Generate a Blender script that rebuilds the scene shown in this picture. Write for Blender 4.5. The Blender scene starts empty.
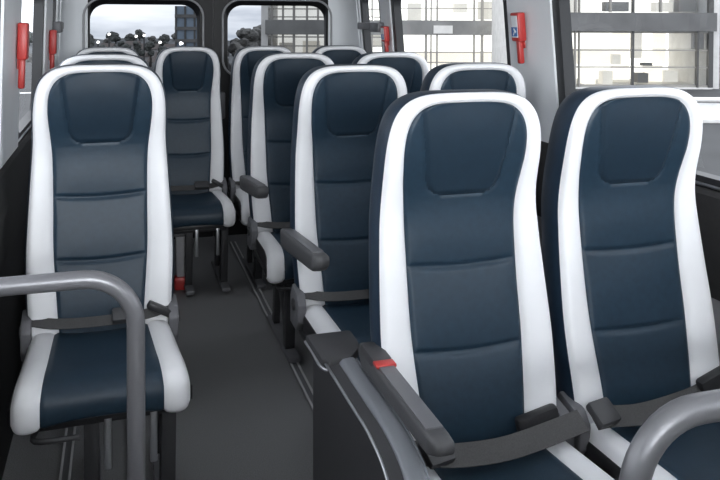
import bpy, bmesh, math, random
from math import sin, cos, pi, radians
from mathutils import Vector, Matrix
random.seed(7)
SC = bpy.context.scene
COL = SC.collection

# ------------------------------------------------------------------ materials
def mat(name, col, rough=.5, metal=0., noise=0., scale=30., bump=0., bscale=200., spec=.5, emit=None, es=0.):
    m = bpy.data.materials.new(name); m.use_nodes = True
    nt = m.node_tree; b = nt.nodes['Principled BSDF']
    b.inputs['Roughness'].default_value = rough
    b.inputs['Metallic'].default_value = metal
    b.inputs['Specular IOR Level'].default_value = spec
    tc = nt.nodes.new('ShaderNodeTexCoord')
    if noise > 0:
        n = nt.nodes.new('ShaderNodeTexNoise'); n.inputs['Scale'].default_value = scale
        n.inputs['Detail'].default_value = 4
        nt.links.new(tc.outputs['Object'], n.inputs['Vector'])
        r = nt.nodes.new('ShaderNodeValToRGB')
        r.color_ramp.elements[0].position = .3; r.color_ramp.elements[1].position = .7
        r.color_ramp.elements[0].color = tuple(c * (1 - noise) for c in col) + (1,)
        r.color_ramp.elements[1].color = tuple(min(1, c * (1 + noise)) for c in col) + (1,)
        nt.links.new(n.outputs['Fac'], r.inputs['Fac'])
        nt.links.new(r.outputs['Color'], b.inputs['Base Color'])
    else:
        b.inputs['Base Color'].default_value = tuple(col) + (1,)
    if bump > 0:
        n2 = nt.nodes.new('ShaderNodeTexNoise'); n2.inputs['Scale'].default_value = bscale
        nt.links.new(tc.outputs['Object'], n2.inputs['Vector'])
        bp = nt.nodes.new('ShaderNodeBump'); bp.inputs['Strength'].default_value = bump
        bp.inputs['Distance'].default_value = .002
        nt.links.new(n2.outputs['Fac'], bp.inputs['Height'])
        nt.links.new(bp.outputs['Normal'], b.inputs['Normal'])
    if emit:
        b.inputs['Emission Color'].default_value = tuple(emit) + (1,)
        b.inputs['Emission Strength'].default_value = es
    return m

def glass_mat(name, tint=(1, 1, 1), gloss=.06):
    m = bpy.data.materials.new(name); m.use_nodes = True
    nt = m.node_tree; nt.nodes.clear()
    out = nt.nodes.new('ShaderNodeOutputMaterial')
    mix = nt.nodes.new('ShaderNodeMixShader')
    t = nt.nodes.new('ShaderNodeBsdfTransparent'); t.inputs['Color'].default_value = tuple(tint) + (1,)
    g = nt.nodes.new('ShaderNodeBsdfGlossy'); g.inputs['Roughness'].default_value = .02
    mix.inputs['Fac'].default_value = gloss
    nt.links.new(t.outputs[0], mix.inputs[1]); nt.links.new(g.outputs[0], mix.inputs[2])
    nt.links.new(mix.outputs[0], out.inputs['Surface'])
    return m

M = {}
M['navy'] = mat('navy_fabric', (.0120, .0285, .047), .44, noise=.10, scale=60, bump=.2, bscale=900, spec=.38)
M['head'] = mat('headrest_leather', (.0100, .0230, .038), .42, noise=.08, scale=40, bump=.2, bscale=500, spec=.42)
M['white'] = mat('white_leather', (.80, .80, .815), .45, noise=.02, scale=12, bump=.12, bscale=500)
M['side'] = mat('navy_side', (.013, .028, .050), .44, noise=.1, scale=40, bump=.2, bscale=600, spec=.45)
M['black'] = mat('black_plastic', (.018, .018, .02), .45, bump=.15, bscale=400)
M['dark'] = mat('dark_plastic', (.040, .040, .043), .5, bump=.2, bscale=500)
M['grey'] = mat('grey_plastic', (.13, .13, .14), .45, bump=.15, bscale=500)
M['padgrey'] = mat('grey_pad_leather', (.17, .18, .20), .38, bump=.2, bscale=400)
M['armgrey'] = mat('armrest_rubber', (.070, .070, .074), .5, bump=.25, bscale=500)
M['steel'] = mat('brushed_steel', (.55, .56, .58), .32, .9)
M['rail'] = mat('handrail_coating', (.16, .16, .17), .36, .35, bump=.1, bscale=300)
M['belt'] = mat('seat_belt_webbing', (.055, .054, .054), .7, noise=.2, scale=300, bump=.4, bscale=600)
M['red'] = mat('red_plastic', (.46, .035, .03), .42)
M['label'] = mat('white_sticker', (.80, .82, .84), .5)
M['blue'] = mat('blue_print', (.05, .16, .42), .5)
M['wallw'] = mat('white_lining', (.82, .84, .86), .45, noise=.02, scale=5)
M['walld'] = mat('dark_lining', (.032, .031, .031), .6, noise=.15, scale=30, bump=.3, bscale=300)
M['wallg'] = mat('grey_lining', (.34, .34, .35), .6, noise=.05, scale=30, bump=.2, bscale=300)
M['doorblack'] = mat('door_black', (.007, .007, .008), .5, spec=.3, bump=.1, bscale=300)
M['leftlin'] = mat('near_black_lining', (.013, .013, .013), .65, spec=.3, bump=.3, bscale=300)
M['rubber'] = mat('window_rubber', (.022, .023, .025), .5)
M['alu'] = mat('matt_aluminium', (.50, .50, .51), .45)
M['floor'] = mat('vinyl_floor', (.19, .19, .195), .55, noise=.35, scale=260, bump=.3, bscale=500)
M['ceil'] = mat('ceiling_lining', (.6, .6, .61), .8)
M['glass'] = glass_mat('clear_glass', (.97, .98, .99), .035)
M['rglass'] = glass_mat('tinted_rear_glass', (.34, .35, .365), .0)  # tint added to dim the over-bright sky and view behind
M['bglass'] = glass_mat('building_glass', (.92, .94, .95), .06)
M['asphalt'] = mat('asphalt', (.030, .031, .033), .85, noise=.3, scale=.6, bump=.3, bscale=20)
M['paint'] = mat('road_paint', (.8, .8, .8), .6)
M['concrete'] = mat('pale_concrete', (.62, .61, .59), .8, noise=.08, scale=3)
M['slabd'] = mat('dark_cladding', (.105, .105, .105), .5, noise=.2, scale=1.2)
M['slabm'] = mat('grey_cladding', (.19, .19, .185), .5, noise=.25, scale=.8)
M['mull'] = mat('dark_mullion', (.06, .06, .06), .5)
M['inw'] = mat('interior_white', (.80, .78, .73), .7, emit=(1, .97, .90), es=1.25)  # glow put into walls and partitions so the rooms look overexposed
M['inb'] = mat('interior_beige', (.62, .57, .48), .7, noise=.1, scale=.8, emit=(1, .93, .80), es=.75)  # weaker added glow, stands for light inside the building
M['ing'] = mat('interior_grey', (.38, .36, .32), .7, noise=.15, scale=1.5, emit=(1, .95, .85), es=.42)  # faint added glow on partitions and furniture, no lamp of its own
M['ind'] = mat('interior_dark', (.16, .155, .145), .7)
M['mull2'] = mat('pale_mullion', (.26, .25, .23), .5)
M['bluefac'] = mat('blue_cladding', (.16, .21, .27), .3, noise=.3, scale=.5)
M['leaf'] = mat('dark_leaves', (.060, .066, .062), .8, noise=.6, scale=2.5)  # leaf colour lightened to stand for distance haze
M['leaf2'] = mat('brown_leaves', (.10, .098, .094), .8, noise=.6, scale=2.5)  # haze put into the colour here too
M['bark'] = mat('bark', (.05, .045, .04), .9)
M['hill'] = mat('hill_ground', (.10, .105, .11), .9, noise=.5, scale=.25)  # ground tone raised to imitate haze over the slope
M['hwall'] = mat('house_wall', (.30, .29, .29), .8)
M['hroof'] = mat('house_roof', (.10, .085, .08), .8)
M['lamp'] = mat('lamp_glow', (1, 1, 1), .5, emit=(1, .97, .92), es=6)

# ------------------------------------------------------------------ helpers
def obj(name, bm, m, parent=None, smooth=False, auto=None, kind=None, label=None):
    me = bpy.data.meshes.new(name)
    bmesh.ops.recalc_face_normals(bm, faces=bm.faces)
    bm.to_mesh(me); bm.free()
    me.materials.append(M[m] if isinstance(m, str) else m)
    if smooth or auto:
        me.polygons.foreach_set('use_smooth', [True] * len(me.polygons))
        if auto: me.set_sharp_from_angle(angle=radians(auto))
    o = bpy.data.objects.new(name, me); COL.objects.link(o)
    if parent: o.parent = parent
    if kind: o['kind'] = kind
    if label: o['label'] = label
    return o

def tag(o, label, cat, group=None):
    o['label'] = label; o['category'] = cat
    if group: o['group'] = group
    return o

def thing(name, label, cat, loc=(0, 0, 0), rz=0, group=None):
    o = bpy.data.objects.new(name, None); COL.objects.link(o)
    o.location = loc; o.rotation_euler = (0, 0, rz); o.empty_display_size = .1
    return tag(o, label, cat, group)

def dup(root, loc, label, skip=()):
    r = root.copy(); COL.objects.link(r); r.location = loc; r['label'] = label
    for ch in list(root.children):
        if ch.name.split('.')[0] in skip: continue
        c = ch.copy(); COL.objects.link(c); c.parent = r
        for g in list(ch.children):
            d = g.copy(); COL.objects.link(d); d.parent = c
    return r

def box(bm, x0, x1, y0, y1, z0, z1, bev=0., seg=2, mtx=None):
    t = bmesh.new()
    bmesh.ops.create_cube(t, size=1)
    for v in t.verts:
        v.co = Vector((x0 + (v.co.x + .5) * (x1 - x0), y0 + (v.co.y + .5) * (y1 - y0), z0 + (v.co.z + .5) * (z1 - z0)))
    if bev: bmesh.ops.bevel(t, geom=t.edges[:], offset=bev, segments=seg, profile=.5, affect='EDGES')
    if mtx: t.transform(mtx)
    merge(bm, t)
    return bm

def merge(bm, t):
    mp = {v: bm.verts.new(v.co) for v in t.verts}
    for f in t.faces:
        try: bm.faces.new([mp[v] for v in f.verts])
        except ValueError: pass
    t.free()

def B(*a, **k): return box(bmesh.new(), *a, **k)

def spline(pts, n=8):
    P = [Vector(p) for p in pts]; out = []
    for i in range(len(P) - 1):
        a, b = P[max(i - 1, 0)], P[min(i + 2, len(P) - 1)]
        p, q = P[i], P[i + 1]
        for k in range(n):
            t = k / n
            out.append(.5 * ((2 * p) + (q - a) * t + (2 * a - 5 * p + 4 * q - b) * t * t + (3 * p - a - 3 * q + b) * t ** 3))
    out.append(P[-1]); return out

def tube(bm, pts, r, seg=12, caps=True):
    P = [Vector(p) for p in pts]; rings = []
    n = len(P); up = None
    for i in range(n):
        d = (P[min(i + 1, n - 1)] - P[max(i - 1, 0)]).normalized()
        if up is None:
            up = Vector((0, 0, 1)) if abs(d.z) < .9 else Vector((1, 0, 0))
        s = d.cross(up).normalized(); up = s.cross(d).normalized()
        rr = r[i] if isinstance(r, (list, tuple)) else r
        rings.append([bm.verts.new(P[i] + s * rr * cos(2 * pi * k / seg) + up * rr * sin(2 * pi * k / seg)) for k in range(seg)])
    for a, b in zip(rings, rings[1:]):
        for k in range(seg): bm.faces.new((a[k], a[(k + 1) % seg], b[(k + 1) % seg], b[k]))
    if caps: bm.faces.new(rings[0][::-1]); bm.faces.new(rings[-1])
    return bm

def loop_tube(bm, pts, r, seg=8):
    P = [Vector(p) for p in pts]; n = len(P); rings = []
    c = sum(P, Vector()) / n
    nrm = (P[0] - c).cross(P[n // 4] - c).normalized()
    for i in range(n):
        d = (P[(i + 1) % n] - P[i - 1]).normalized(); s = d.cross(nrm).normalized()
        rings.append([bm.verts.new(P[i] + s * r * cos(2 * pi * k / seg) + nrm * r * sin(2 * pi * k / seg)) for k in range(seg)])
    for i in range(n):
        a, b = rings[i], rings[(i + 1) % n]
        for k in range(seg): bm.faces.new((a[k], a[(k + 1) % seg], b[(k + 1) % seg], b[k]))
    return bm

def ribbon(bm, pts, wdir, w, th):
    """flat strap: centre points, width direction(s), width, thickness"""
    P = [Vector(p) for p in pts]; n = len(P); R = []
    for i in range(n):
        d = (P[min(i + 1, n - 1)] - P[max(i - 1, 0)]).normalized()
        s = Vector(wdir[i] if isinstance(wdir, list) else wdir); s = (s - d * s.dot(d)).normalized()
        u = d.cross(s)
        R.append([bm.verts.new(P[i] + s * a * w / 2 + u * b * th / 2) for a, b in ((-1, -1), (1, -1), (1, 1), (-1, 1))])
    for a, b in zip(R, R[1:]):
        for k in range(4): bm.faces.new((a[k], a[(k + 1) % 4], b[(k + 1) % 4], b[k]))
    bm.faces.new(R[0]); bm.faces.new(R[-1])
    return bm

def prism(bm, prof, axis, a0, a1, bev=0.):
    """polygon prof extruded along axis ('x': prof = (y,z); 'y': prof = (x,z); 'z': prof=(x,y))"""
    t = bmesh.new()
    def pt(p, a):
        return {'x': (a, p[0], p[1]), 'y': (p[0], a, p[1]), 'z': (p[0], p[1], a)}[axis]
    A = [t.verts.new(pt(p, a0)) for p in prof]; Bv = [t.verts.new(pt(p, a1)) for p in prof]
    n = len(prof)
    t.faces.new(A); t.faces.new(Bv[::-1])
    for i in range(n): t.faces.new((A[i], A[(i + 1) % n], Bv[(i + 1) % n], Bv[i]))
    bmesh.ops.recalc_face_normals(t, faces=t.faces)
    if bev:
        bmesh.ops.bevel(t, geom=t.edges[:], offset=bev, segments=2, profile=.5, affect='EDGES')
    merge(bm, t); return bm

def strip(bm, rows):
    for a, b in zip(rows, rows[1:]):
        for i in range(len(a) - 1):
            bm.faces.new((a[i], a[i + 1], b[i + 1], b[i]))

def interp(tab, x):
    """smooth cubic through a table of (x, value)"""
    n = len(tab)
    if x <= tab[0][0]: return tab[0][1]
    if x >= tab[-1][0]: return tab[-1][1]
    k = 0
    while x > tab[k + 1][0]: k += 1
    def slope(i):
        a, b = tab[max(i - 1, 0)], tab[min(i + 1, n - 1)]
        return (b[1] - a[1]) / (b[0] - a[0])
    (x0, y0), (x1, y1) = tab[k], tab[k + 1]; h = x1 - x0; t = (x - x0) / h
    return (y0 * (1 + 2 * t) * (1 - t) ** 2 + slope(k) * h * t * (1 - t) ** 2 + y1 * t * t * (3 - 2 * t) + slope(k + 1) * h * t * t * (t - 1))

# ------------------------------------------------------------------ the seat
ZT = 1.31; ZB = .462; ZC = 1.10; NE = 4.2
YC = [(.44, -.112), (.55, -.094), (.68, -.062), (.80, -.034), (.92, -.013), (1.00, -.006), (1.07, -.016), (1.14, -.038), (1.22, -.055), (1.31, -.064)]
WS = [(.44, .208), (.52, .216), (.70, .224), (.85, .219), (.97, .2125), (1.06, .2070), (1.16, .2055), (1.31, .197)]
BW = [(.44, .086), (.60, .084), (.75, .078), (.90, .070), (1.0, .062), (1.10, .049), (1.2, .041), (1.31, .038)]
BA = [(.44, .006), (.7, .006), (.9, .005), (1.05, .004), (1.2, .004), (1.31, .004)]
BO = [(.44, .012), (.6, .018), (.8, .020), (.95, .016), (1.05, .008), (1.15, .002), (1.31, .0)]
HI, S1, S2 = ZT - .257, ZT - .434, ZT - .6305

def side_pts():
    """(theta list or z) samples from lower left up over the top; returns lists outer, inner (left half incl. top centre)"""
    O, I = [], []
    nz = 118
    for i in range(nz):
        z = ZB + (ZC - ZB) * i / nz
        O.append((-interp(WS, z), z)); I.append((-(interp(WS, z) - interp(BW, z)), z))
    n = 44
    for i in range(n + 1):
        th = (pi / 2) * i / n
        c, s = cos(th) ** (2 / NE), sin(th) ** (2 / NE)
        z = ZC + (ZT - ZC) * s
        O.append((-interp(WS, z) * c, z))
        zi = ZC + (ZT - .023 - ZC) * s
        I.append((-(interp(WS, zi) - interp(BW, zi)) * c, zi))
    return O, I
OL, IL = side_pts()

def panel_y(x, z, wi):
    u = min(1, abs(x) / max(wi, 1e-4))
    y = interp(YC, z)
    y -= interp(BA, z) * u ** 3
    # pillow between seams
    for a, b in ((ZB, S2), (S2, S1), (S1, HI - .01)):
        if a < z < b: y -= .006 * sin(pi * (z - a) / (b - a)) * (1 - u ** 6)
    fade = 1 - u ** 10
    for s in (S1, S2):
        s2 = s + .010 * (u * u)      # seams sag a little in the middle
        y += .008 * math.exp(-((z - s2) / .0055) ** 2) * fade
    # headrest insert: rounded trapezoid
    hw = .093 + (.128 - .093) * (z - HI) / (ZT - HI)
    if z < HI + .04:
        k = max(0, (HI + .04 - z) / .04)
        hw -= .04 * (1 - math.sqrt(max(0, 1 - min(1, k) ** 2)))
    dd = min(hw - abs(x), (z - HI) * 1.0)
    if z > HI - .012:
        y += .0035 * math.exp(-(dd / .004) ** 2)
        if dd > 0: y -= .006 * min(1, dd / .012)
    d = (wi - abs(x)) 
    y += .006 * math.exp(-(d / .005) ** 2)
    return y

def make_back():
    bm = bmesh.new(); nu = 72; rows = []
    for (x, z) in IL[:-1]:
        wi = -x
        rows.append([bm.verts.new((x + 2 * wi * j / nu, panel_y(x + 2 * wi * j / nu, z, wi), z)) for j in range(nu + 1)])
    strip(bm, rows)
    # split faces inside the headrest insert into their own mesh
    hd = bmesh.new()
    sel = []
    for f in bm.faces:
        c = f.calc_center_median()
        hw = .093 + (.128 - .093) * (c.z - HI) / (ZT - HI)
        if c.z < HI + .04:
            hw -= .04 * (1 - math.sqrt(max(0, 1 - min(1, max(0, (HI + .04 - c.z) / .04)) ** 2)))
        if c.z > HI and abs(c.x) < hw: sel.append(f)
    mp = {}
    for f in sel:
        for v in f.verts:
            if v not in mp: mp[v] = hd.verts.new(v.co)
        hd.faces.new([mp[v] for v in f.verts])
    bmesh.ops.delete(bm, geom=sel, context='FACES')
    # white band
    wb = bmesh.new()
    full_o = OL + [(-x, z) for x, z in OL[-2::-1]]
    full_i = IL + [(-x, z) for x, z in IL[-2::-1]]
    nq = 10; rows = []; rim = []
    for (ox, oz), (ix, iz) in zip(full_o, full_i):
        bw = math.hypot(ox - ix, oz - iz); r = min(.016, .6 * bw)
        row = []
        for k in range(nq + 1):
            q = 1 - (1 - k / nq) ** 1.0
            x, z = ox + (ix - ox) * q, oz + (iz - oz) * q
            e = q * bw
            a = interp(BA, z)
            y = interp(YC, z) - a + .006 * math.exp(-((bw - e) / .005) ** 2)
            y -= .005 * sin(pi * q) * min(1, bw / .06) + interp(BO, z) * (1 - q) ** .8
            t = min(1, e / r)
            y += r * (1 - math.sqrt(max(0, 1 - (1 - t) ** 2)))
            row.append(wb.verts.new((x, y, z)))
        rows.append(row); rim.append(row[0].co.copy())
    strip(wb, rows)
    # dark shell: sides and rear
    sh = bmesh.new(); rows = []
    zc = .9
    for p in rim:
        th = .125 - .03 * max(0, (p.z - .8) / .5)
        row = []
        for sx, sz, dy in ((1, 1, .0), (1.008, 1.002, .004), (1.028, 1.006, .02), (1.035, 1.006, .05), (1.0, .998, .085), (.93, .985, .108), (.80, .95, th)):
            z = zc + (p.z - zc) * sz if p.z > zc else p.z
            row.append(sh.verts.new((p.x * sx, p.y + dy, z)))
        rows.append(row)
    strip(sh, rows)
    last = [r[-1] for r in rows]; n = len(last)
    for i in range(n // 2):
        a, b, c, d = last[i], last[i + 1], last[n - 2 - i], last[n - 1 - i]
        vs = []
        for v in (a, b, c, d):
            if v not in vs: vs.append(v)
        if len(vs) >= 3: sh.faces.new(vs)
    sh.faces.new(rows[0] + rows[-1][::-1])
    return bm, hd, wb, sh

CP = spline([(-.045, .470), (-.13, .480), (-.26, .489), (-.39, .497), (-.455, .497), (-.510, .485), (-.540, .455), (-.548, .418), (-.541, .388), (-.512, .374), (-.47, .372)], 7)
def cush_w(i): 
    t = i / (len(CP) - 1); return .206 + .024 * min(1, t / .6)
def cush_wi(i):
    t = i / (len(CP) - 1); return .137 + .021 * min(1, t / .6) 
def make_cushion():
    n = len(CP); nrm = []
    for i in range(n):
        d = CP[min(i + 1, n - 1)] - CP[max(i - 1, 0)]; d.normalize()
        nrm.append((d[1], -d[0])) # rotate: path heads -y then down; outward normal is up/front
    for i in range(n):
        if i < 20 and nrm[i][1] < 0: nrm[i] = (-nrm[i][0], -nrm[i][1])
    # make them consistent
    for i in range(1, n):
        if nrm[i][0] * nrm[i - 1][0] + nrm[i][1] * nrm[i - 1][1] < 0: nrm[i] = (-nrm[i][0], -nrm[i][1])
    def P(i, x, off): return (x, CP[i][0] + nrm[i][0] * off, CP[i][1] + nrm[i][1] * off)
    mid = bmesh.new(); rows = []; skirts = []
    for i in range(n):
        wi = cush_wi(i); row = []
        for j in range(33):
            u = -1 + 2 * j / 32
            off = -.012 * (1 - abs(u) ** 2.5) - .005 * math.exp(-((1 - abs(u)) * wi / .005) ** 2)
            row.append(mid.verts.new(P(i, u * wi, off)))
        rows.append(row)
    strip(mid, rows)
    bands = []
    for s in (-1, 1):
        bm = bmesh.new(); rows = []; outer = []
        for i in range(n):
            wi, wo = cush_wi(i), cush_w(i); bw = wo - wi; row = []
            for k in range(11):
                q = k / 10; e = (1 - q) * bw; r = .020
                off = -.005 * math.exp(-(q * bw / .005) ** 2) + .007 * sin(pi * min(1, q * 1.1))
                t = min(1, e / r); off -= r * (1 - math.sqrt(max(0, 1 - (1 - t) ** 2)))
                row.append(bm.verts.new(P(i, s * (wi + q * bw), off)))
            rows.append(row); outer.append(row[-1].co.copy())
        strip(bm, rows); bands.append(bm)
        r2 = []; skirt = bmesh.new(); skirts.append(skirt)
        for c in outer:
            r2.append([skirt.verts.new(c), skirt.verts.new((c.x + s * .006, c.y * .995, c.z - .012 if c.z > .44 else c.z)),
                       skirt.verts.new((c.x - s * .004, max(-.50, c.y), min(c.z, .392))), skirt.verts.new((c.x - s * .03, max(-.49, c.y), .374))])
        strip(skirt, r2)
    return mid, bands, skirts

def make_leg(s):
    bm = bmesh.new()
    x = s * .105
    prism(bm, [(-.40, .034), (-.335, .034), (-.375, .352), (-.44, .352)], 'x', x - .021, x + .021, .003)
    prism(bm, [(-.10, .034), (-.045, .034), (-.09, .352), (-.145, .352)], 'x', x - .014, x + .014, .003)
    prism(bm, [(-.375, .06), (-.34, .05), (-.12, .30), (-.15, .315)], 'x', x - .010, x + .010, .002)
    return bm

GROUP = 'minibus passenger seats'
bk, hd, wb, sh = make_back()
mid, bands, skirt = make_cushion()
seat = thing('passenger_seat', '', 'seat', group=GROUP)
o = obj('backrest_panel', bk, 'navy', seat, smooth=True)
obj('headrest_insert', hd, 'head', seat, smooth=True)
obj('backrest_border', wb, 'white', seat, smooth=True)
obj('backrest_shell', sh, 'side', seat, smooth=True)
obj('cushion', mid, 'navy', seat, smooth=True)
for b_ in bands: obj('cushion_bolster', b_, 'white', seat, smooth=True)
for k_ in skirt: obj('cushion_side', k_, 'black', seat, smooth=True)
pan = B(-.205, .205, -.47, -.03, .352, .376, bev=.006)
box(pan, -.19, .19, -.44, -.06, .330, .354, bev=.004)
obj('seat_pan', pan, 'black', seat, auto=40)
for s in (-1, 1):
    leg = obj('leg', make_leg(s), 'dark', seat, auto=40)
    foot = B(s * .105 - .026, s * .105 + .026, -.50, .02, .0135, .036, bev=.006)
    obj('foot_rail', foot, 'grey', leg, auto=40)
    pl = B(s * .062 - .010, s * .062 + .010, -.450, -.425, .20, .353, bev=.003)
    obj('mounting_plate', pl, 'steel', leg, auto=40)
    # recline hinge cover
    h = bmesh.new()
    prism(h, [(-.03, .40), (-.12, .40), (-.155, .44), (-.160, .500), (-.135, .530), (-.06, .545), (-.03, .50)], 'x', s * .205, s * .236, .006)
    hg = obj('recline_hinge', h, 'grey', seat, auto=40)
    c = bmesh.new()
    tube(c, [(s * .235, -.10, .485), (s * .242, -.10, .485)], .020, 16)
    obj('hinge_cap', c, 'dark', hg, auto=40)
lv = tube(bmesh.new(), spline([(-.17, -.44, .342), (-.17, -.52, .346), (-.06, -.53, .346)], 5), .008, 8)
obj('recline_lever', lv, 'dark', seat, smooth=True)

def belt_pts(x0, y0, x1, y1, z0=.51, sag=.0, n=16):
    pts = []
    for i in range(n + 1):
        t = i / n; x = x0 + (x1 - x0) * t
        u = min(1, abs(x) / .2)
        z = .497 + .016 * u ** 4 + .012
        if abs(x) > .19: z += .0
        pts.append((x, y0 + (y1 - y0) * t - .02 * sin(pi * t), z))
    return pts
st = ribbon(bmesh.new(), belt_pts(-.222, -.120, .222, -.120), (0, .80, .60), .036, .003)
belt = obj('seat_belt', st, 'belt', seat, auto=40)
bu = B(-.045, .045, -.014, .014, -.024, .024, bev=.008, mtx=Matrix.Translation((.075, -.140, .520)) @ Matrix.Rotation(radians(-50), 4, 'X'))
obj('buckle', bu, 'dark', belt, auto=40)
stk = B(-.012, .012, -.016, .016, -.05, .05, bev=.006, mtx=Matrix.Translation((.185, -.132, .520)) @ Matrix.Rotation(radians(-62), 4, 'Y'))
obj('buckle_socket', stk, 'black', belt, auto=40)

def add_armrest(root, dz=0., y0=-.02, L=.525, w=.056, slope=.052, red=False, th0=.066):
    xs = -.248 if not red else -.240
    bm = bmesh.new()
    # loft along -y
    secs = []
    N = 14
    for i in range(N + 1):
        t = i / N
        y = y0 - L * t
        zt = .732 + dz + slope * t
        th = th0 * (1 - .18 * t); ww = w * (1 - .05 * t)
        if t > .9: k = (t - .9) / .1; th *= 1 - .35 * k * k; ww *= 1 - .18 * k * k
        if t < .1: k = (.1 - t) / .1; th *= 1 - .3 * k * k; ww *= 1 - .2 * k * k
        ring = []
        for k in range(20):
            a = 2 * pi * k / 20
            cx = abs(cos(a)) ** .45 * (1 if cos(a) >= 0 else -1); cz = abs(sin(a)) ** .45 * (1 if sin(a) >= 0 else -1)
            ring.append(bm.verts.new((xs + cx * ww / 2, y, zt - th / 2 + cz * th / 2)))
        secs.append(ring)
    for a, b in zip(secs, secs[1:]):
        for k in range(20): bm.faces.new((a[k], a[(k + 1) % 20], b[(k + 1) % 20], b[k]))
    bm.faces.new(secs[0]); bm.faces.new(secs[-1])
    arm = obj('armrest', bm, 'armgrey', root, smooth=True)
    pv = tube(bmesh.new(), [(xs + .026, y0 - .035, .698 + dz), (xs + .052, y0 - .035, .698 + dz)], .022, 16)
    obj('pivot', pv, 'dark', arm, auto=40)
    tp = bmesh.new()
    box(tp, xs - .018, xs + .018, -(L - .10) / 2, (L - .10) / 2, -.002, .003, bev=.002,
        mtx=Matrix.Translation((0, y0 - L / 2, .732 + dz + slope / 2)) @ Matrix.Rotation(-math.atan2(slope, L), 4, 'X'))
    obj('armrest_pad', tp, 'grey', arm, auto=40)
    if red:
        rb = B(xs - .024, xs + .024, -.016, .016, -.004, .004, bev=.003,
               mtx=Matrix.Translation((0, y0 - .135, .732 + dz + slope * .24 + .002)) @ Matrix.Rotation(-math.atan2(slope, L), 4, 'X'))
        obj('release_button', rb, 'red', arm, auto=40, label='red armrest release button')
        cv = B(xs - .025, xs + .025, y0 - .125, y0 - .02, .700 + dz, .742 + dz, bev=.01)
        obj('hinge_cover', cv, 'dark', arm, auto=40)
    return arm

SX = dict(L=-.065, A=.39, a=.815, w=1.300)
SY = (1.81, 2.785, 3.775, 4.735)
spots = [
    ('L', 2.772, 'navy and white single seat in the near left, behind the bent grey handrail'),
    ('L', 3.69, 'left side seat directly behind the near left seat, only its white top showing'),
    ('L', 4.735, 'back row seat against the left wall, highest and smallest white arc in the left column'),
    ('A', 4.735, 'back row seat at the end of the aisle, its whole front in view'),
    ('a', 4.735, 'back row seat just right of the one facing the aisle, under right rear window'),
    ('w', 4.735, 'back row seat in the right corner, only its top showing beside the pillar'),
    ('a', 3.775, 'aisle seat with raised grey armrest, third double row from the front'),
    ('w', 3.775, 'third row window seat, its top under the far end of the far right window'),
    ('a', 2.785, 'aisle seat with grey armrest in the middle of the photo, second double row'),
    ('w', 2.785, 'second row window seat, its top just left of the stickered red hammer'),
    ('a', 1.81, 'large navy and white aisle seat in the right foreground beside the dark side console'),
    ('w', 1.81, 'navy and white window seat at the far right foreground, against the right window'),
]
seats = []
for i, (c, y, lab) in enumerate(spots):
    loc = (SX[c] - (.006 if y < 2 else 0), y, 0)
    if i == 0: seat.location = loc; seat['label'] = lab; s_ = seat
    else: s_ = dup(seat, loc, lab)
    seats.append(s_)
seats[0].rotation_euler.z = .030; seats[0].scale = (1.012, 1, 1.011); seats[1].scale.z = 1.005
seats[10].scale.z = seats[11].scale.z = .993
seats[0].location.x += .005
for k in (2, 3, 4, 5): seats[k].scale.x = .92
seats[3].location.x -= .008; seats[4].location.x += .016; seats[3].scale.x = .90
# single seats stand on legs set towards the aisle
for k in (0, 1, 2, 3):
    for ch in seats[k].children:
        if ch.name.startswith('leg'): ch.location.x = .075
add_armrest(seats[6]); add_armrest(seats[8])
add_armrest(seats[10], dz=-.028, y0=.0, L=.48, w=.052, slope=.004, red=True, th0=.050)
# front double: belts are pulled forward across the cushions
def front_belt(root, pts, bx, by, bz):
    for ch in list(root.children):
        if ch.name.startswith('seat_belt'):
            for g in list(ch.children): bpy.data.objects.remove(g)
            bpy.data.objects.remove(ch)
    b = obj('seat_belt', ribbon(bmesh.new(), spline(pts, 5), (0, .8, .6), .052, .003), 'belt', root, auto=40)
    k = B(-.034, .034, -.012, .012, -.031, .031, bev=.009, mtx=Matrix.Translation((bx, by, bz)) @ Matrix.Rotation(radians(14), 4, 'Z') @ Matrix.Rotation(radians(-55), 4, 'X'))
    obj('buckle', k, 'dark', b, auto=40)
    return b
fb = front_belt(seats[10], [(-.215, -.215, .545), (-.12, -.225, .526), (.0, -.225, .520), (.10, -.215, .526), (.230, -.200, .542)], -.150, -.226, .541)
sk = B(-.055, .055, -.015, .015, -.020, .020, bev=.010, mtx=Matrix.Translation((.140, -.145, .531)) @ Matrix.Rotation(radians(-12), 4, 'Y'))
obj('buckle_socket', sk, 'black', fb, auto=40)
fb = front_belt(seats[11], [(-.228, -.200, .540), (-.18, -.195, .538), (-.08, -.18, .521), (.05, -.155, .518), (.14, -.14, .527), (.215, -.125, .550)], -.200, -.200, .552)
sk = B(-.05, .05, -.016, .016, -.022, .022, bev=.010, mtx=Matrix.Translation((.175, -.135, .552)) @ Matrix.Rotation(radians(-20), 4, 'Y'))
obj('buckle_socket', sk, 'black', fb, auto=40)

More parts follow.
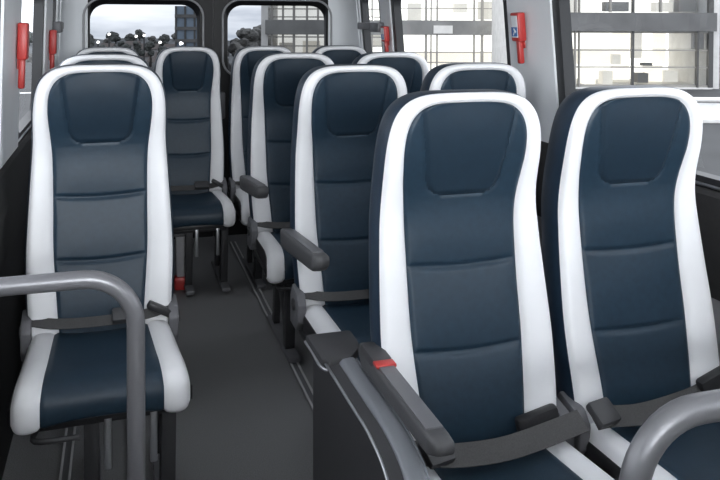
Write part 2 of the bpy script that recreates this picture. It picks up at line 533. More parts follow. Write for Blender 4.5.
# ------------------------------------------------------------------ side console beside the front double seat
con = thing('side_console', 'dark side console with padded top between the aisle and the foreground right seat', 'console', (.474, 1.33, -.008))
def CL(p): return (p[0] - 1.31, p[1])
prof = [(1.945, .0), (1.945, .650), (1.60, .655), (1.50, .657), (1.44, .652), (1.39, .642), (1.35, .622), (1.318, .585), (1.30, .53), (1.29, .45), (1.285, 0.)]
sm = [CL(p) for p in prof[:2]] + [(v.x, v.y) for v in spline([(q[0], q[1], 0) for q in map(CL, prof[2:10])], 4)] + [CL(prof[10])]
bm = prism(bmesh.new(), sm, 'x', .0, .078)
obj('side_panel', bm, 'dark', con, auto=30)
top = [(v.x, v.y) for v in spline([(q[0], q[1], 0) for q in map(CL, prof[1:10])], 5)]
def band(x0, x1, lift, m, name, crown=0., n=6, y1=None):
    bm = bmesh.new(); rows = []
    T = [p for p in top if y1 is None or p[0] <= y1]
    for i, p in enumerate(T):
        a, b = T[max(i - 1, 0)], T[min(i + 1, len(T) - 1)]
        d = Vector((b[0] - a[0], b[1] - a[1])).normalized(); nn = Vector((-d.y, d.x))
        if nn.y < 0 and abs(nn.y) > .3: nn = -nn
        if abs(nn.y) <= .3: nn = Vector((-abs(nn.x), abs(nn.y)))
        row = [bm.verts.new((x0, p[0], p[1]))]
        for k in range(n + 1):
            u = k / n; h = lift + crown * (1 - (2 * u - 1) ** 4)
            row.append(bm.verts.new((x0 + (x1 - x0) * u, p[0] + nn.x * h, p[1] + nn.y * h)))
        row.append(bm.verts.new((x1, p[0], p[1])))
        rows.append(row)
    strip(bm, rows)
    return obj(name, bm, m, con, auto=50)
band(.0, .030, .002, 'dark', 'edge_strip', y1=.54)
band(.032, .077, .003, 'padgrey', 'padded_top', .007, 10, y1=.54)
tr = [(0.0, p[0], p[1] + .002) for p in top if p[0] < .54]
obj('edge_trim', tube(bmesh.new(), tr, .0035, 8), 'steel', con, smooth=True, label='bright metal edge trim')
tr = [(0.078, p[0] - (.003 if p[1] < .6 else 0), p[1] + .004) for p in top if p[0] < .54]
obj('stitched_edge', tube(bmesh.new(), tr, .0025, 8), 'padgrey', con, smooth=True)
cap = prism(bmesh.new(), [(-.012, .67), (-.008, .515), (.004, .492), (.066, .510), (.095, .550), (.108, .59), (.108, .67)], 'z', .640, .664, .005)
cp = obj('rear_cap', cap, 'dark', con, auto=40)
obj('cap_edge', tube(bmesh.new(), spline([(-.013, .67, .645), (-.010, .60, .644), (-.010, .52, .644), (.004, .490, .644), (.035, .500, .644)], 6), .004, 8), 'steel', cp, smooth=True, label='chrome edge of the cap')

# ------------------------------------------------------------------ handrails
def handrail(name, pts, r, label, bends=None):
    t = thing(name, label, 'handrail', pts[-1])
    P = [Vector(p) - Vector(pts[-1]) for p in pts]
    obj('tube', tube(bmesh.new(), [tuple(p) for p in P], r, 20), 'rail', t, smooth=True)
    fl = tube(bmesh.new(), [(0, 0, 0), (0, 0, .012)], r * 2.0, 20)
    obj('floor_flange', fl, 'rail', t, auto=40)
    w = P[0]; dx = .012 if w.x > 0 else -.012
    fw = tube(bmesh.new(), [tuple(w - Vector((dx, 0, 0))), tuple(w)], r * 2.0, 20)
    obj('wall_flange', fw, 'rail', t, auto=40)
def arc_rail(x0, xb, y, zt, R, s):
    pts = [(x0, y, zt)] + [(x0 + (xb - s * R - x0) * k / 6, y, zt) for k in range(1, 7)]
    for k in range(1, 11):
        a = (pi / 2) * k / 10
        pts.append((xb - s * R + s * R * sin(a), y, zt - R + R * cos(a)))
    pts += [(xb, y, zt - R - (zt - R) * k / 6) for k in range(1, 7)]
    return pts
handrail('handrail', arc_rail(-.350, .029, 1.57, .985, .095, 1), .0172, 'grey tubular handrail bent down in front of the near left seat')
handrail('handrail', arc_rail(1.575, .608, .83, .984, .095, -1), .0185, 'grey tubular handrail in the bottom right corner of the photo')

# ------------------------------------------------------------------ the van shell
XC = .605; Y0, Y1 = -1.35, 5.40; ZR = 1.92
def hw(z, s=1): return (.990 - .085 * max(0, z - .9) if s > 0 else .968 - .03 * max(0, z - .9)) - .25 * max(0, z - 1.62) ** 1.3
def wx(s, z, off=0.): return XC + s * (hw(z, s) + off)

def struct(name, bm, m, parent=None, **k):
    o = obj(name, bm, m, parent, **k)
    if parent is None: o['kind'] = 'structure'
    return o
struct('floor', B(XC - 1.06, XC + 1.06, Y0, Y1 + .1, -.06, 0), 'floor')
struct('ceiling', B(XC - .86, XC + .86, Y0, Y1 + .1, ZR, ZR + .05), 'ceil')

SILL, HEAD = 1.012, 1.66
WINS = {1: [(.35, 2.635), (2.98, 4.47), (4.66, 5.10)], -1: [(.35, 2.70), (3.17, 4.20), (4.60, 4.95)]}
def wall(s, name):
    bm = bmesh.new()
    zl = [SILL - .012 + (HEAD - SILL + .012) * k / 8 for k in range(9)]
    def slab(y0, y1, zs, off0=0., off1=.06):
        rows = [[], [], [], []]
        A = [[bm.verts.new((wx(s, z, o_), y, z)) for z in zs] for y in (y0, y1) for o_ in (off0, off1)]
        a0, a1, b0, b1 = A
        for p, q in ((a0, b0), (b0, b1), (b1, a1), (a1, a0)):
            for k in range(len(zs) - 1): bm.faces.new((p[k], p[k + 1], q[k + 1], q[k]))
        bm.faces.new((a0[0], b0[0], b1[0], a1[0])); bm.faces.new((a0[-1], b0[-1], b1[-1], a1[-1]))
    WIN = WINS[s]
    edges = [Y0] + [v for w in WIN for v in w] + [Y1]
    for k in range(0, len(edges), 2): slab(edges[k], edges[k + 1], zl)
    slab(Y0, Y1, [HEAD + .001 + (ZR - HEAD) * k / 5 for k in range(6)])
    return struct(name, bm, 'wallw')
for s, nm in ((-1, 'left'), (1, 'right')):
    w = wall(s, 'wall_' + nm)
    low = bmesh.new()
    prism(low, [(wx(s, 0), .0), (wx(s, 0), .70), (wx(s, 0) + s * .06, .70), (wx(s, 0) + s * .06, 0)], 'y', Y0, Y1)
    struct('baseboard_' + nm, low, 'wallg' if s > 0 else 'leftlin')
    mid_ = bmesh.new()
    prism(mid_, [(wx(s, 0) - s * .012, .702), (wx(s, .9) - s * .02, .86), (wx(s, .95) - s * .012, .985), (wx(s, SILL), SILL - .013), (wx(s, SILL, .06), SILL - .013), (wx(s, .9, .06), .702)], 'y', Y0, Y1)
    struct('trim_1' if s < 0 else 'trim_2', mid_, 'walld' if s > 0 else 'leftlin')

def rrect(y0, y1, z0, z1, r, n=7):
    pts = []
    for cy, cz, a0 in ((y1 - r, z1 - r, 0), (y0 + r, z1 - r, 90), (y0 + r, z0 + r, 180), (y1 - r, z0 + r, 270)):
        for k in range(n + 1):
            a = radians(a0 + 90 * k / n); pts.append((cy + r * cos(a), cz + r * sin(a)))
    return pts
wn = 0
for s in (-1, 1):
    for (y0, y1) in WINS[s]:
        wn += 1
        # dark rubber frame set behind the lining, with the pane inside
        r = .09 if y1 - y0 > .5 else .06
        ow, oh = .0, .0
        out = rrect(y0 - .012, y1 + .012, SILL - .012, HEAD, .02)
        wf = .050 if y1 - y0 > .5 else .045
        inn = rrect(y0 + wf, y1 - wf, SILL + .02, HEAD - .03, r)
        fr = bmesh.new(); R = []
        for (a, b), (c, d) in zip(out, inn):
            R.append([fr.verts.new((wx(s, b, .010), a, b)), fr.verts.new((wx(s, d, .010), c, d)), fr.verts.new((wx(s, d, .055), c, d)), fr.verts.new((wx(s, b, .058), a, b))])
        n = len(R)
        for i in range(n):
            p, q = R[i], R[(i + 1) % n]
            for k in range(4): fr.faces.new((p[k], p[(k + 1) % 4], q[(k + 1) % 4], q[k]))
        f = struct('window_%d' % wn, fr, 'rubber', auto=40)
        pn = bmesh.new()
        vs = [pn.verts.new((wx(s, d, .045), c, d)) for c, d in inn]; pn.faces.new(vs)
        obj('pane', pn, 'glass', f)
        bar = tube(bmesh.new(), [(wx(s, SILL, .012), y0 + .02, SILL - .004), (wx(s, SILL, .012), y1 - .02, SILL - .004)], .006, 8)
        obj('sill_strip', bar, 'steel', f, smooth=True, label='bright metal sill strip')

# corner posts and rear wall
def rear():
    zs = [0, .3, .6, .9, 1.1, 1.3, 1.5, 1.62, 1.75, ZR]
    for s, nm in ((-1, 3), (1, 4)):
        bm = bmesh.new(); rows = []
        for z in zs:
            xi = XC + s * .800; xo = wx(s, z)
            row = [(xi, Y1), (xi + (xo - xi) * .45, Y1 - .012), (xi + (xo - xi) * .75, Y1 - .05), (xo - s * .012, Y1 - .13), (xo - s * .006, Y1 - .26), (xo + s * .03, Y1 - .27), (xo + s * .03, Y1 + .06), (xi, Y1 + .06)]
            rows.append([bm.verts.new((x, y, z)) for x, y in row + row[:1]])
        strip(bm, rows)
        struct('trim_%d' % nm, bm, 'wallw', smooth=False, auto=50)
rear()
hdr = B(XC - .80, XC + .80, Y1, Y1 + .06, 1.74, ZR)
struct('wall_back', hdr, 'wallw')
for k, (x0, x1) in enumerate(((XC - .799, XC - .002), (XC + .002, XC + .799))):
    wx0, wx1 = (-.182, .500) if k == 0 else (.706, 1.388)
    hole = rrect(wx0, wx1, 1.115, 1.566, .10)
    bm = bmesh.new()
    outer = rrect(x0, x1, 0, 1.739, .002)
    R = []
    for p, q in zip(hole, outer):
        R.append([bm.verts.new((q[0], Y1 + .0, q[1])), bm.verts.new((p[0] + (q[0] - p[0]) * min(1, .05 / max(.01, math.hypot(q[0] - p[0], q[1] - p[1]))), Y1 - .002, p[1] + (q[1] - p[1]) * min(1, .05 / max(.01, math.hypot(q[0] - p[0], q[1] - p[1]))))),
                  bm.verts.new((p[0], Y1 + .03, p[1])), bm.verts.new((p[0], Y1 + .05, p[1])), bm.verts.new((q[0], Y1 + .05, q[1]))])
    n = len(R)
    for i in range(n):
        a, b = R[i], R[(i + 1) % n]
        for j in range(5): bm.faces.new((a[j], a[(j + 1) % 5], b[(j + 1) % 5], b[j]))
    d = struct('door_%d' % (k + 1), bm, 'doorblack', auto=30)
    tr = rrect(wx0 - .038, wx1 + .038, 1.08, 1.604, .12, 10)
    obj('window_bead', loop_tube(bmesh.new(), [(x, Y1 - .006, z) for x, z in tr], .0075), 'wallg', d, smooth=True, label='pale bead around the rear window')
    pn = bmesh.new(); pn.faces.new([pn.verts.new((x, Y1 + .04, z)) for x, z in hole]); obj('pane', pn, 'rglass', d)
    hd_ = B(x0 + (.72 if k == 0 else .03), x0 + (.765 if k == 0 else .075), Y1 - .035, Y1, .80, .98, bev=.01)
    obj('door_handle', hd_, 'grey', d, auto=40)

light_block = B(XC - .96, XC + .96, -.28, -.24, 0, 1.40)  # unseen panel added to keep windscreen light off the lower cabin
struct('wall_front', light_block, 'walld')
# belt anchor brackets on the rear side walls
for s, lab in ((-1, 'small grey bracket on the left rear corner lining above the far hammer'), (1, 'small grey bracket across the narrow right rear window')):
    y = 4.72
    t = thing('wall_bracket', lab, 'bracket', (wx(s, 1.43), y, 1.43), group='grey wall brackets')
    bm = B(min(0, -s * .028), max(0, -s * .028), .02, .36, -.022, .022, bev=.006)
    obj('arm', bm, 'grey', t, auto=40)
    bm = B(min(-s * .002, -s * .045), max(-s * .002, -s * .045), -.13, .03, -.035, .026, bev=.008)
    obj('head', bm, 'grey', t, auto=40)

# ------------------------------------------------------------------ emergency hammers
def hammer(s, y, z0, h, label, sticker=True):
    lean = math.atan(.085 if s > 0 else .03) * (-s)
    t = thing('emergency_hammer', label, 'hammer', (wx(s, z0 + h / 2), y, z0), group='red emergency hammers')
    t.rotation_euler = (0, lean, 0)
    d = -s   # into the cabin
    bh = h * .56
    X = lambda a, b: (min(d * a, d * b), max(d * a, d * b))
    x0, x1 = X(.0, .034)
    hl = obj('holder', B(x0, x1, -.034, .034, h - bh, h, bev=.007), 'red', t, auto=40)
    if sticker:
        x0, x1 = X(.034, .0352)
        # sticker sits on the face that looks to the front of the van
        st = obj('sticker', B(x0, x1, -.026, .024, h - bh * .86, h - bh * .10), 'label', hl, label='white sticker with a blue pictogram')
        x0, x1 = X(.0355, .0362)
        obj('pictogram', B(x0, x1, -.024, .022, h - bh * .82, h - bh * .50), 'blue', hl)
        x0, x1 = X(.0363, .0368)
        TM = Matrix.Translation((0, -.002, h - bh * .66)) @ Matrix.Rotation(radians(38), 4, 'X')
        pg = B(x0, x1, -.012, .012, .002, .011, bev=.0002, mtx=TM)
        obj('hammer_mark', pg, 'label', hl, label='white mark on the blue pictogram')
        pg = B(x0, x1, -.003, .003, -.018, .0015, bev=.0002, mtx=TM)
        obj('hammer_mark', pg, 'label', hl)
    x0, x1 = X(.004, .026)
    hm = B(x0, x1, -.013, .013, .0, h - bh + .01, bev=.006)
    obj('handle', hm, 'red', t, auto=40)
    x0, x1 = X(.001, .005)
    obj('backplate', B(x0, x1, -.02, .02, h * .3, h - bh, bev=.001), 'red', t)
    return t
hammer(1, 2.845, 1.302, .205, 'red emergency hammer with white and blue sticker on the right pillar')
hammer(1, 4.52, 1.27, .165, 'small red emergency hammer near the right rear corner')
hammer(-1, 3.05, 1.225, .235, 'red emergency hammer on the left pillar, nearest the left edge of the photo', False)
hammer(-1, 4.40, 1.19, .225, 'red emergency hammer on the far left pillar below the grey bracket', False)

# ------------------------------------------------------------------ floor rails and small floor things
RG = 'aluminium floor rails'
def floor_rail(x, y0, y1, label):
    t = thing('floor_rail', label, 'rail', (x, y0, 0), group=RG)
    obj('track', B(-.019, .019, 0, y1 - y0, 0, .006, bev=.001), 'grey', t)
    for s in (-1, 1): obj('lip', B(s * .014 - .004, s * .014 + .004, 0, y1 - y0, .006, .0125, bev=.001), 'alu', t)
floor_rail(.71, 1.2, 5.2, 'metal floor rail along the right edge of the aisle under the double seats')
floor_rail(.92, 1.2, 5.2, 'metal floor rail under the middle of the aisle side double seats')
floor_rail(1.195, 1.2, 5.2, 'metal floor rail beneath the left legs of the window seats')
floor_rail(1.405, 1.2, 5.2, 'metal floor rail beneath the right legs of the window seats')
floor_rail(-.17, 1.9, 5.2, 'metal floor rail beneath the left legs of the left column seats')
floor_rail(.04, 1.9, 5.2, 'metal floor rail beneath the right legs of the left column seats')

post = thing('floor_post', 'short grey post with red foot on the floor left of the aisle seat', 'post', (.318, 4.40, 0))
obj('column', prism(bmesh.new(), [(-.022, .07), (.026, .07), (.020, .30), (-.030, .30)], 'y', -.02, .02, .004), 'wallg', post, auto=40)
obj('foot', B(-.036, .042, -.035, .035, 0, .072, bev=.012), 'red', post, auto=40, label='red plastic foot')

# unseen fill lights under the ceiling, added to lift the cabin
for i, y in enumerate((.4, 2.1, 3.8)):
    l = bpy.data.lights.new('ceiling_lamp', 'AREA'); l.shape = 'RECTANGLE'; l.size = .9; l.size_y = 1.1
    l.energy = (.8, .8, .8)[i]; l.color = (.97, .985, 1)
    o = bpy.data.objects.new('ceiling_lamp', l); COL.objects.link(o); o.location = (XC - .05, y, ZR - .02)
# daylight through the windscreen
l = bpy.data.lights.new('windscreen_daylight', 'AREA'); l.shape = 'RECTANGLE'; l.size = 1.6; l.size_y = .56
l.energy = 122; l.color = (.93, .97, 1)
o = bpy.data.objects.new('windscreen_daylight', l); COL.objects.link(o)
o.location = (XC - .45, -1.25, 1.62); o.rotation_euler = (radians(84), 0, 0)

# ------------------------------------------------------------------ outside
YAW = .2946
FW = Vector((sin(YAW), cos(YAW), 0)); RT = Vector((cos(YAW), -sin(YAW), 0))
CAM = Vector((0, 0, 1.478))
GZ = -1.0
g = bmesh.new()
g_rows = []
for j in range(40):
    y = -20 + 3.5 * j
    row = []
    for i in range(30):
        x = -60 + 4.5 * i
        z = GZ
        d = (Vector((x, y, 0)).dot(FW))
        lat = Vector((x, y, 0)).dot(RT)
        if d > 42 and lat < 4:
            t = min(1, (d - 42) / 40); z -= 4.5 * t * t * (3 - 2 * t)
        row.append(g.verts.new((x, y, z)))
    g_rows.append(row)
strip(g, g_rows)
gr = obj('ground', g, 'asphalt'); gr['kind'] = 'structure'

def along(d, s, z=0.): # distance ahead of the camera heading, sideways, height
    v = FW * d + RT * s; return (v.x, v.y, z)

def glass_building(name, label, dist, s0, s1, storeys, mulls, base, top, panels, extras=()):
    """frontal glazed facade; local x along the facade, y inwards"""
    t = thing(name, label, 'building', along(dist, s0, GZ), -YAW)
    L = s1 - s0
    z = lambda h: h - GZ
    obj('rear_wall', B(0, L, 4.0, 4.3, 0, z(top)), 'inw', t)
    obj('side_wall', B(-.3, 0, 0.05, 4.3, 0, z(top)), 'concrete', t)
    obj('side_wall', B(L, L + .3, 0.05, 4.3, 0, z(top)), 'concrete', t)
    obj('roof', B(-.3, L + .3, -.2, 4.3, z(top), z(top) + .4), 'slabd', t)
    obj('plinth', B(0, L, -.1, 4.0, 0, z(base)), 'concrete', t)
    for (a, b, m) in storeys:
        obj('floor_band', B(-.1, L + .1, -.18, 4.0, z(a), z(b)), m, t)
    for (s, w, a, b) in mulls:
        obj('mullion', B(s - s0 - w / 2, s - s0 + w / 2, -.12, .08, z(a), z(b)), 'mull' if w > .055 and dist < 30 else 'mull2', t)
    for (a, s_, e_, w) in extras:
        obj('transom', B(s_ - s0, e_ - s0, -.04, .04, z(a) - w * .35, z(a) + w * .35), 'mull2', t)
    p = bmesh.new(); p.faces.new([p.verts.new(q) for q in ((0, 0, z(base)), (L, 0, z(base)), (L, 0, z(top)), (0, 0, z(top)))])
    obj('glazing', p, 'bglass', t)
    for (nm, a, b, c, d, y, dep, m) in panels:
        obj(nm, B(a - s0, b - s0, y, y + dep, z(c), z(d)), m, t)
    return t

K = 28.4 / 793.3
S = lambda px: (px - 360) * K
H = lambda py: 1.478 - (py - 18.5) * K
# right part, seen through the near right window
mul = [(S(632.5), .06, H(86), 5), (S(710), .16, H(86), 5), (S(575), .05, H(86), 5), (S(579), .04, H(86), 5), (S(697), .06, H(86), H(30)), (S(528), .08, H(86), 5), (S(660), .05, H(11), 5), (S(610), .05, H(11), 5)]
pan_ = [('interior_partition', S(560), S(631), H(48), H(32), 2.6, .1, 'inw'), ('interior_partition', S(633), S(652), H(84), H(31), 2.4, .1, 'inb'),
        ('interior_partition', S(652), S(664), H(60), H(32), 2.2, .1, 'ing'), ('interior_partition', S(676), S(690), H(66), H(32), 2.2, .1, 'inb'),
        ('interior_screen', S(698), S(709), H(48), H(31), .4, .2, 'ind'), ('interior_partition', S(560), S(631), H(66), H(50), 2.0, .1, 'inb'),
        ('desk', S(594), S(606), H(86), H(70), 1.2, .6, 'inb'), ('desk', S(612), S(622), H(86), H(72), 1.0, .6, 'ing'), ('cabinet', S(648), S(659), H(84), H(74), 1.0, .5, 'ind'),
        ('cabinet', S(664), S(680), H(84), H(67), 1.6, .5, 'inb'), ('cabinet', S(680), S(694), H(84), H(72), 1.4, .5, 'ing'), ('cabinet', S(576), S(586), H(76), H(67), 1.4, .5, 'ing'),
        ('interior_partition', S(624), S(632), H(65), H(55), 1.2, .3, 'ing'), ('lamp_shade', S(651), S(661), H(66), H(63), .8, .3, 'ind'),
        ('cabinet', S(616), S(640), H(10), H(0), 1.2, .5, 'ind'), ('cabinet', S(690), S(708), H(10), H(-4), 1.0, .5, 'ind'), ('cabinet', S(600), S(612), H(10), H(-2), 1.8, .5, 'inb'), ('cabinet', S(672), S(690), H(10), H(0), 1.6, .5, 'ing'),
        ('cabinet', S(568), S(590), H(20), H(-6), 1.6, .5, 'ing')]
ext = [(H(31), S(520), S(712), .09), (H(49), S(520), S(712), .07), (H(66), S(520), S(712), .07), (H(85), S(520), S(712), .14), (H(-14), S(520), S(712), .1)]
glass_building('glass_building', 'pale glass office building outside the near right window', 28.4, S(520), S(712),
               [(H(30), H(11.5), 'slabd'), (H(-60), H(-40), 'slabd')], mul, H(86), 5.2, pan_, ext)
# left part, seen through the far right window and right rear window
d2 = 34.; K = d2 / 793.3
mul = [(S(px), w, H(84), 4.5) for px, w in ((272, .08), (283, .07), (294, .10), (307, .08), (318, .07), (331, .1), (345, .07), (360, .1), (372, .07), (384, .07), (398, .08), (426, .09), (431, .05), (437, .06), (474, .06), (482, .10), (505, .07))]
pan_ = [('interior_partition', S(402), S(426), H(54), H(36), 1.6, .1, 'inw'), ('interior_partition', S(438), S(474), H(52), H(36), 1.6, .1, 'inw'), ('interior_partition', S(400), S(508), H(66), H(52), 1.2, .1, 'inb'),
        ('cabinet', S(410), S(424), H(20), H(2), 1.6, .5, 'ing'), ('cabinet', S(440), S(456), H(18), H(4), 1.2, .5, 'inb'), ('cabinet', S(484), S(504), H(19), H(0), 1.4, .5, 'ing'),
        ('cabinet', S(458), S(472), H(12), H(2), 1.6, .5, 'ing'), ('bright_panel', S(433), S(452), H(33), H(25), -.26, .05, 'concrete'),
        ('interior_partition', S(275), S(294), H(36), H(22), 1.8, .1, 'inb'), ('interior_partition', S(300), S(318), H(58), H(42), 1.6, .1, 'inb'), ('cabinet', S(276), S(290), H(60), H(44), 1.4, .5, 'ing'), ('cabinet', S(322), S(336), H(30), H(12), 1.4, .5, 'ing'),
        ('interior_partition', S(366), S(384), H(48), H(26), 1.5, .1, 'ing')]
ext = [(H(y), S(268), S(400), .07) for y in (9, 17, 26, 37, 46)] + [(H(52), S(398), S(512), .05), (H(62), S(398), S(512), .05), (H(8), S(398), S(512), .05)]
glass_building('glass_building', 'pale glass building with a grey band outside the far right window', d2, S(268), S(512),
               [(H(34.5), H(20), 'slabm')], mul, H(84), 4.6, pan_, ext)
for b in (H(34.5),):
    pass

# blue glass tower behind the left rear window
def tower(d, s0, s1, z1, label):
    t = thing('office_tower', label, 'building', along(d, s0, GZ - 3), -YAW)
    L = s1 - s0; Z = z1 - GZ + 3
    obj('facade', B(0, L, 0, 4, 0, Z), 'bluefac', t)
    for k in range(9): obj('floor_band', B(-.06, L + .06, -.1, 4, Z - .7 - k * .75, Z - .5 - k * .75), 'slabd', t)
    for k in range(4): obj('mullion', B(L * k / 3 - .05, L * k / 3 + .05, -.08, .05, 0, Z), 'mull', t)
K5 = 48 / 793.3
tower(48, (176 - 360) * K5, (204 - 360) * K5, 1.478 + 12 * K5, 'dark blue glass tower at the right side of the left rear window')
K6 = 60 / 793.3
tower(60, (716 - 360) * K6, (800 - 360) * K6, 1.478 + 30 * K6, 'distant blue grey building past the corner at the far right')

# hill slope far behind
def hill_z(d, s_):
    t = min(1, max(0, (d - 84) / 28.8))
    crest = -1.2 + .5 * sin(s_ * .11 + 1.2) + .3 * sin(s_ * .37)
    return -6.0 + (crest + 6.0) * t
def hill():
    bm = bmesh.new(); rows = []
    for i in range(60):
        s = -62 + 1.1 * i
        rows.append([bm.verts.new(along(84 + 3.2 * j, s, hill_z(84 + 3.2 * j, s) + .1 * sin(s * 1.7 + j))) for j in range(10)])
    strip(bm, rows)
    o = obj('hill', bm, 'hill', smooth=True); o['kind'] = 'structure'
hill()

def blob(bm, c, r, rs):
    t = bmesh.new(); bmesh.ops.create_icosphere(t, subdivisions=2, radius=1)
    for v in t.verts:
        k = 1 + rs.uniform(-.25, .25)
        v.co = Vector((c[0] + v.co.x * r * k, c[1] + v.co.y * r * k, c[2] + v.co.z * r * k * .9))
    merge(bm, t)

def tree(loc, h, w, m, label, group, rs):
    t = thing('tree', label, 'tree', loc, group=group)
    obj('trunk', tube(bmesh.new(), [(0, 0, 0), (.02 * h, 0, h * .3), (0, .01 * h, h * .6)], [.05 * h, .035 * h, .02 * h], 8), 'bark', t, smooth=True)
    bm = bmesh.new()
    for k in range(9):
        a = rs.uniform(0, 2 * pi); q = rs.uniform(0, .32) * w
        blob(bm, (q * cos(a), q * sin(a), h * rs.uniform(.38, .82)), w * rs.uniform(.18, .30), rs)
    obj('crown', bm, m, t)
rs = random.Random(3)
# distant trees on the slope behind the left rear window
taken = []
def free(x, y, r):
    if any((x - a) ** 2 + (y - b) ** 2 < (r + c) ** 2 for a, b, c in taken): return False
    taken.append((x, y, r)); return True
HOUSES = []
for px, d, w_ in ((98, 97, 1.9), (108, 103, 1.6), (121, 99, 2.0), (133, 104, 1.7), (139, 96.5, 1.9), (150, 101, 2.2), (163, 98, 1.7), (171, 104, 1.6), (112, 94, 1.9), (128, 94.5, 1.7), (158, 94, 2.0)):
    x, y, _ = along(d, (px - 360) * d / 793.3)
    if free(x, y, w_ * .75): HOUSES.append((px, d, w_))
n_t = 0
for q in range(1500):
    px = rs.uniform(8, 226); d = rs.uniform(90, 112)
    x, y, _ = along(d, (px - 360) * d / 793.3)
    h = rs.uniform(1.1, 2.1); w_ = h * rs.uniform(.9, 1.2)
    if n_t < 150 and free(x, y, w_ * .70):
        n_t += 1
        tree((x, y, hill_z(d, (px - 360) * d / 793.3) - .15), h, w_, rs.choice(('leaf', 'leaf2')), 'dark bushy tree on the distant slope behind the van', 'trees on the distant slope', rs)
# nearer dark shrubs low in the left rear window
for k, px in enumerate((126, 138, 150, 113, 100, 162)):
    d = 40 + k * .1
    z_top = 1.478 - (40 - 18.5) * d / 793.3 - (.3 if k > 2 else 0)
    h = z_top - GZ + .2
    tree(along(d, (px - 360) * d / 793.3, GZ - .1), h, .62, 'leaf', 'dark leafless shrub by the road low in the left rear window', 'shrubs by the road', rs)
# darker trees in the right rear window, left half
for k, (px, yt, d) in enumerate(((236, 34, 50), (250, 26, 56), (264, 21, 62), (276, 30, 70), (243, 44, 42))):
    zt = 1.478 - (yt - 18.5) * d / 793.3; h = zt - GZ + .6
    tree(along(d, (px - 360) * d / 793.3, GZ - .6), h, h * .75, 'leaf2', 'dark tree beside the glass building in the right rear window', 'trees in the right rear window', rs)

def house(px, d, w, label='small grey house among trees on the distant slope'):
    s = (px - 360) * d / 793.3; z0 = hill_z(d, s); h = w * .42
    t = thing('house', label, 'house', along(d, s, z0), -YAW + rs.uniform(-.3, .3), group='houses on the distant slope')
    obj('walls', B(-w / 2, w / 2, -w * .4, w * .4, -1, h), 'hwall', t)
    obj('roof', prism(bmesh.new(), [(-w * .48, h), (w * .48, h), (0, h + w * .3)], 'x', -w * .54, w * .54), 'hroof', t)
    for k in (-1, 1): obj('window', B(k * w * .25 - w * .08, k * w * .25 + w * .08, -w * .41, -w * .39, h * .35, h * .75), 'ind', t)
for hs in HOUSES: house(*hs)
for px, y, d, lab in ((109, 35, 62, 'glowing street lamp furthest left in the left rear window'), (136, 37, 64, 'glowing street lamp second from the left in the left rear window'), (144, 36, 66, 'glowing street lamp third from the left in the left rear window'), (160, 43, 58, 'bright street lamp just left of the dark tower'), (181, 44, 46, 'street lamp shining in front of the dark tower'), (98, 43, 60, 'low street lamp near the left frame of the left rear window')):
    z1 = 1.478 - (y - 18.5) * d / 793.3
    zb = GZ - (4.5 if d > 50 else .6)
    t = thing('street_lamp', lab, 'lamp', along(d, (px - 360) * d / 793.3, zb), group='street lamps')
    obj('pole', tube(bmesh.new(), [(0, 0, 0), (0, 0, z1 - zb - .15)], .06, 8), 'dark', t)
    bm = bmesh.new(); blob(bm, (0, 0, z1 - zb), .11, random.Random(1)); obj('lamp_head', bm, 'lamp', t)

# low white barrier and road paint
t = thing('road_barrier', 'long low white barrier on the asphalt outside the near right window', 'barrier', along(19, (690 - 360) * 19 / 793.3, GZ), -YAW)
obj('wall', B(0, 4.2, 0, .4, .0, .50, bev=.05), 'paint', t)
obj('rail', B(-.05, 4.25, -.05, .45, .52, .58, bev=.01), 'concrete', t)
obj('base', B(-.03, 4.22, -.06, .46, 0, .10, bev=.02), 'concrete', t)
for (x, y, L, w, rz, lab) in ((-3.2, 28, 6, .25, 1.2, 'thin white road line seen through the left window behind the near seat'), (-1.75, 17.2, 3, .35, 1.25, 'upper short white road stripe seen at the left edge of the near seat'), (-1.68, 15.8, 3, .3, 1.25, 'lower short white road stripe seen at the left edge of the near seat')):
    o = tag(obj('road_line', B(-L / 2, L / 2, -w / 2, w / 2, 0, .012), 'paint'), lab, 'road line'); o.location = (x, y, GZ); o.rotation_euler = (0, 0, rz - 1.2)

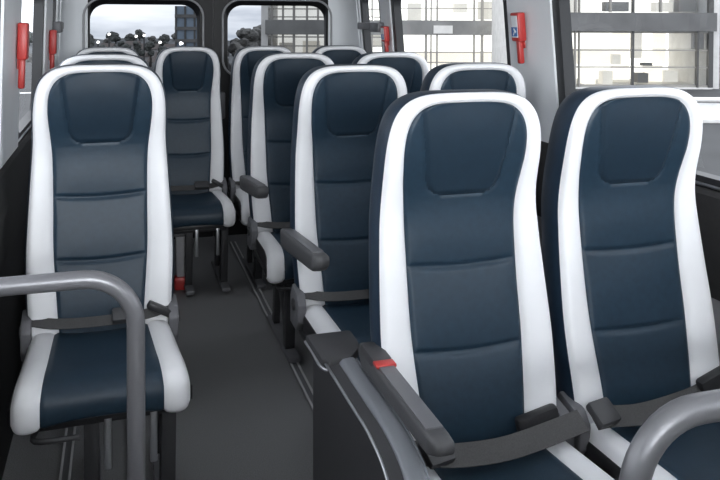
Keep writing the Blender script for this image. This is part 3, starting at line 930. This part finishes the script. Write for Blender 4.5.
# ------------------------------------------------------------------ sky
w = bpy.data.worlds.new('sky'); SC.world = w; w.use_nodes = True
nt = w.node_tree; bg = nt.nodes['Background']
tc = nt.nodes.new('ShaderNodeTexCoord')
mp = nt.nodes.new('ShaderNodeMapping'); mp.inputs['Scale'].default_value = (3, 3, 16)
nz = nt.nodes.new('ShaderNodeTexNoise'); nz.inputs['Scale'].default_value = 1.6; nz.inputs['Detail'].default_value = 5
rp = nt.nodes.new('ShaderNodeValToRGB')
rp.color_ramp.elements[0].position = .36; rp.color_ramp.elements[0].color = (.34, .37, .42, 1)
rp.color_ramp.elements[1].position = .60; rp.color_ramp.elements[1].color = (.72, .74, .77, 1)
nt.links.new(tc.outputs['Generated'], mp.inputs['Vector']); nt.links.new(mp.outputs['Vector'], nz.inputs['Vector'])
nt.links.new(nz.outputs['Fac'], rp.inputs['Fac']); nt.links.new(rp.outputs['Color'], bg.inputs['Color'])
# overcast sky: brighter overhead than at the horizon
sx = nt.nodes.new('ShaderNodeSeparateXYZ'); nt.links.new(tc.outputs['Generated'], sx.inputs[0])
mr = nt.nodes.new('ShaderNodeMapRange'); mr.inputs['From Min'].default_value = .03; mr.inputs['From Max'].default_value = .7
mr.inputs['To Min'].default_value = 3.0; mr.inputs['To Max'].default_value = 3.6
nt.links.new(sx.outputs['Z'], mr.inputs['Value']); nt.links.new(mr.outputs['Result'], bg.inputs['Strength'])

# ------------------------------------------------------------------ camera
cd = bpy.data.cameras.new('camera'); cam = bpy.data.objects.new('camera', cd); COL.objects.link(cam)
PITCH, ROLL = .0206, .0036
cd.sensor_width = 36; cd.lens = 793.3 / 720 * 36; cd.shift_y = -204.98 / 720
cd.clip_start = .02; cd.clip_end = 500
cam.location = CAM
cam.rotation_euler = (Matrix.Rotation(-YAW, 4, 'Z') @ Matrix.Rotation(pi / 2 - PITCH, 4, 'X') @ Matrix.Rotation(ROLL, 4, 'Z')).to_euler()
SC.camera = cam
vs = SC.view_settings
SC.display_settings.display_device = 'sRGB'
vs.view_transform = 'Standard'; vs.look = 'None'; vs.gamma = 1; vs.use_curve_mapping = False
vs.exposure = .45
try:
    SC.cycles.use_denoising = True
    SC.cycles.max_bounces = 8; SC.cycles.transparent_max_bounces = 12
except Exception: pass
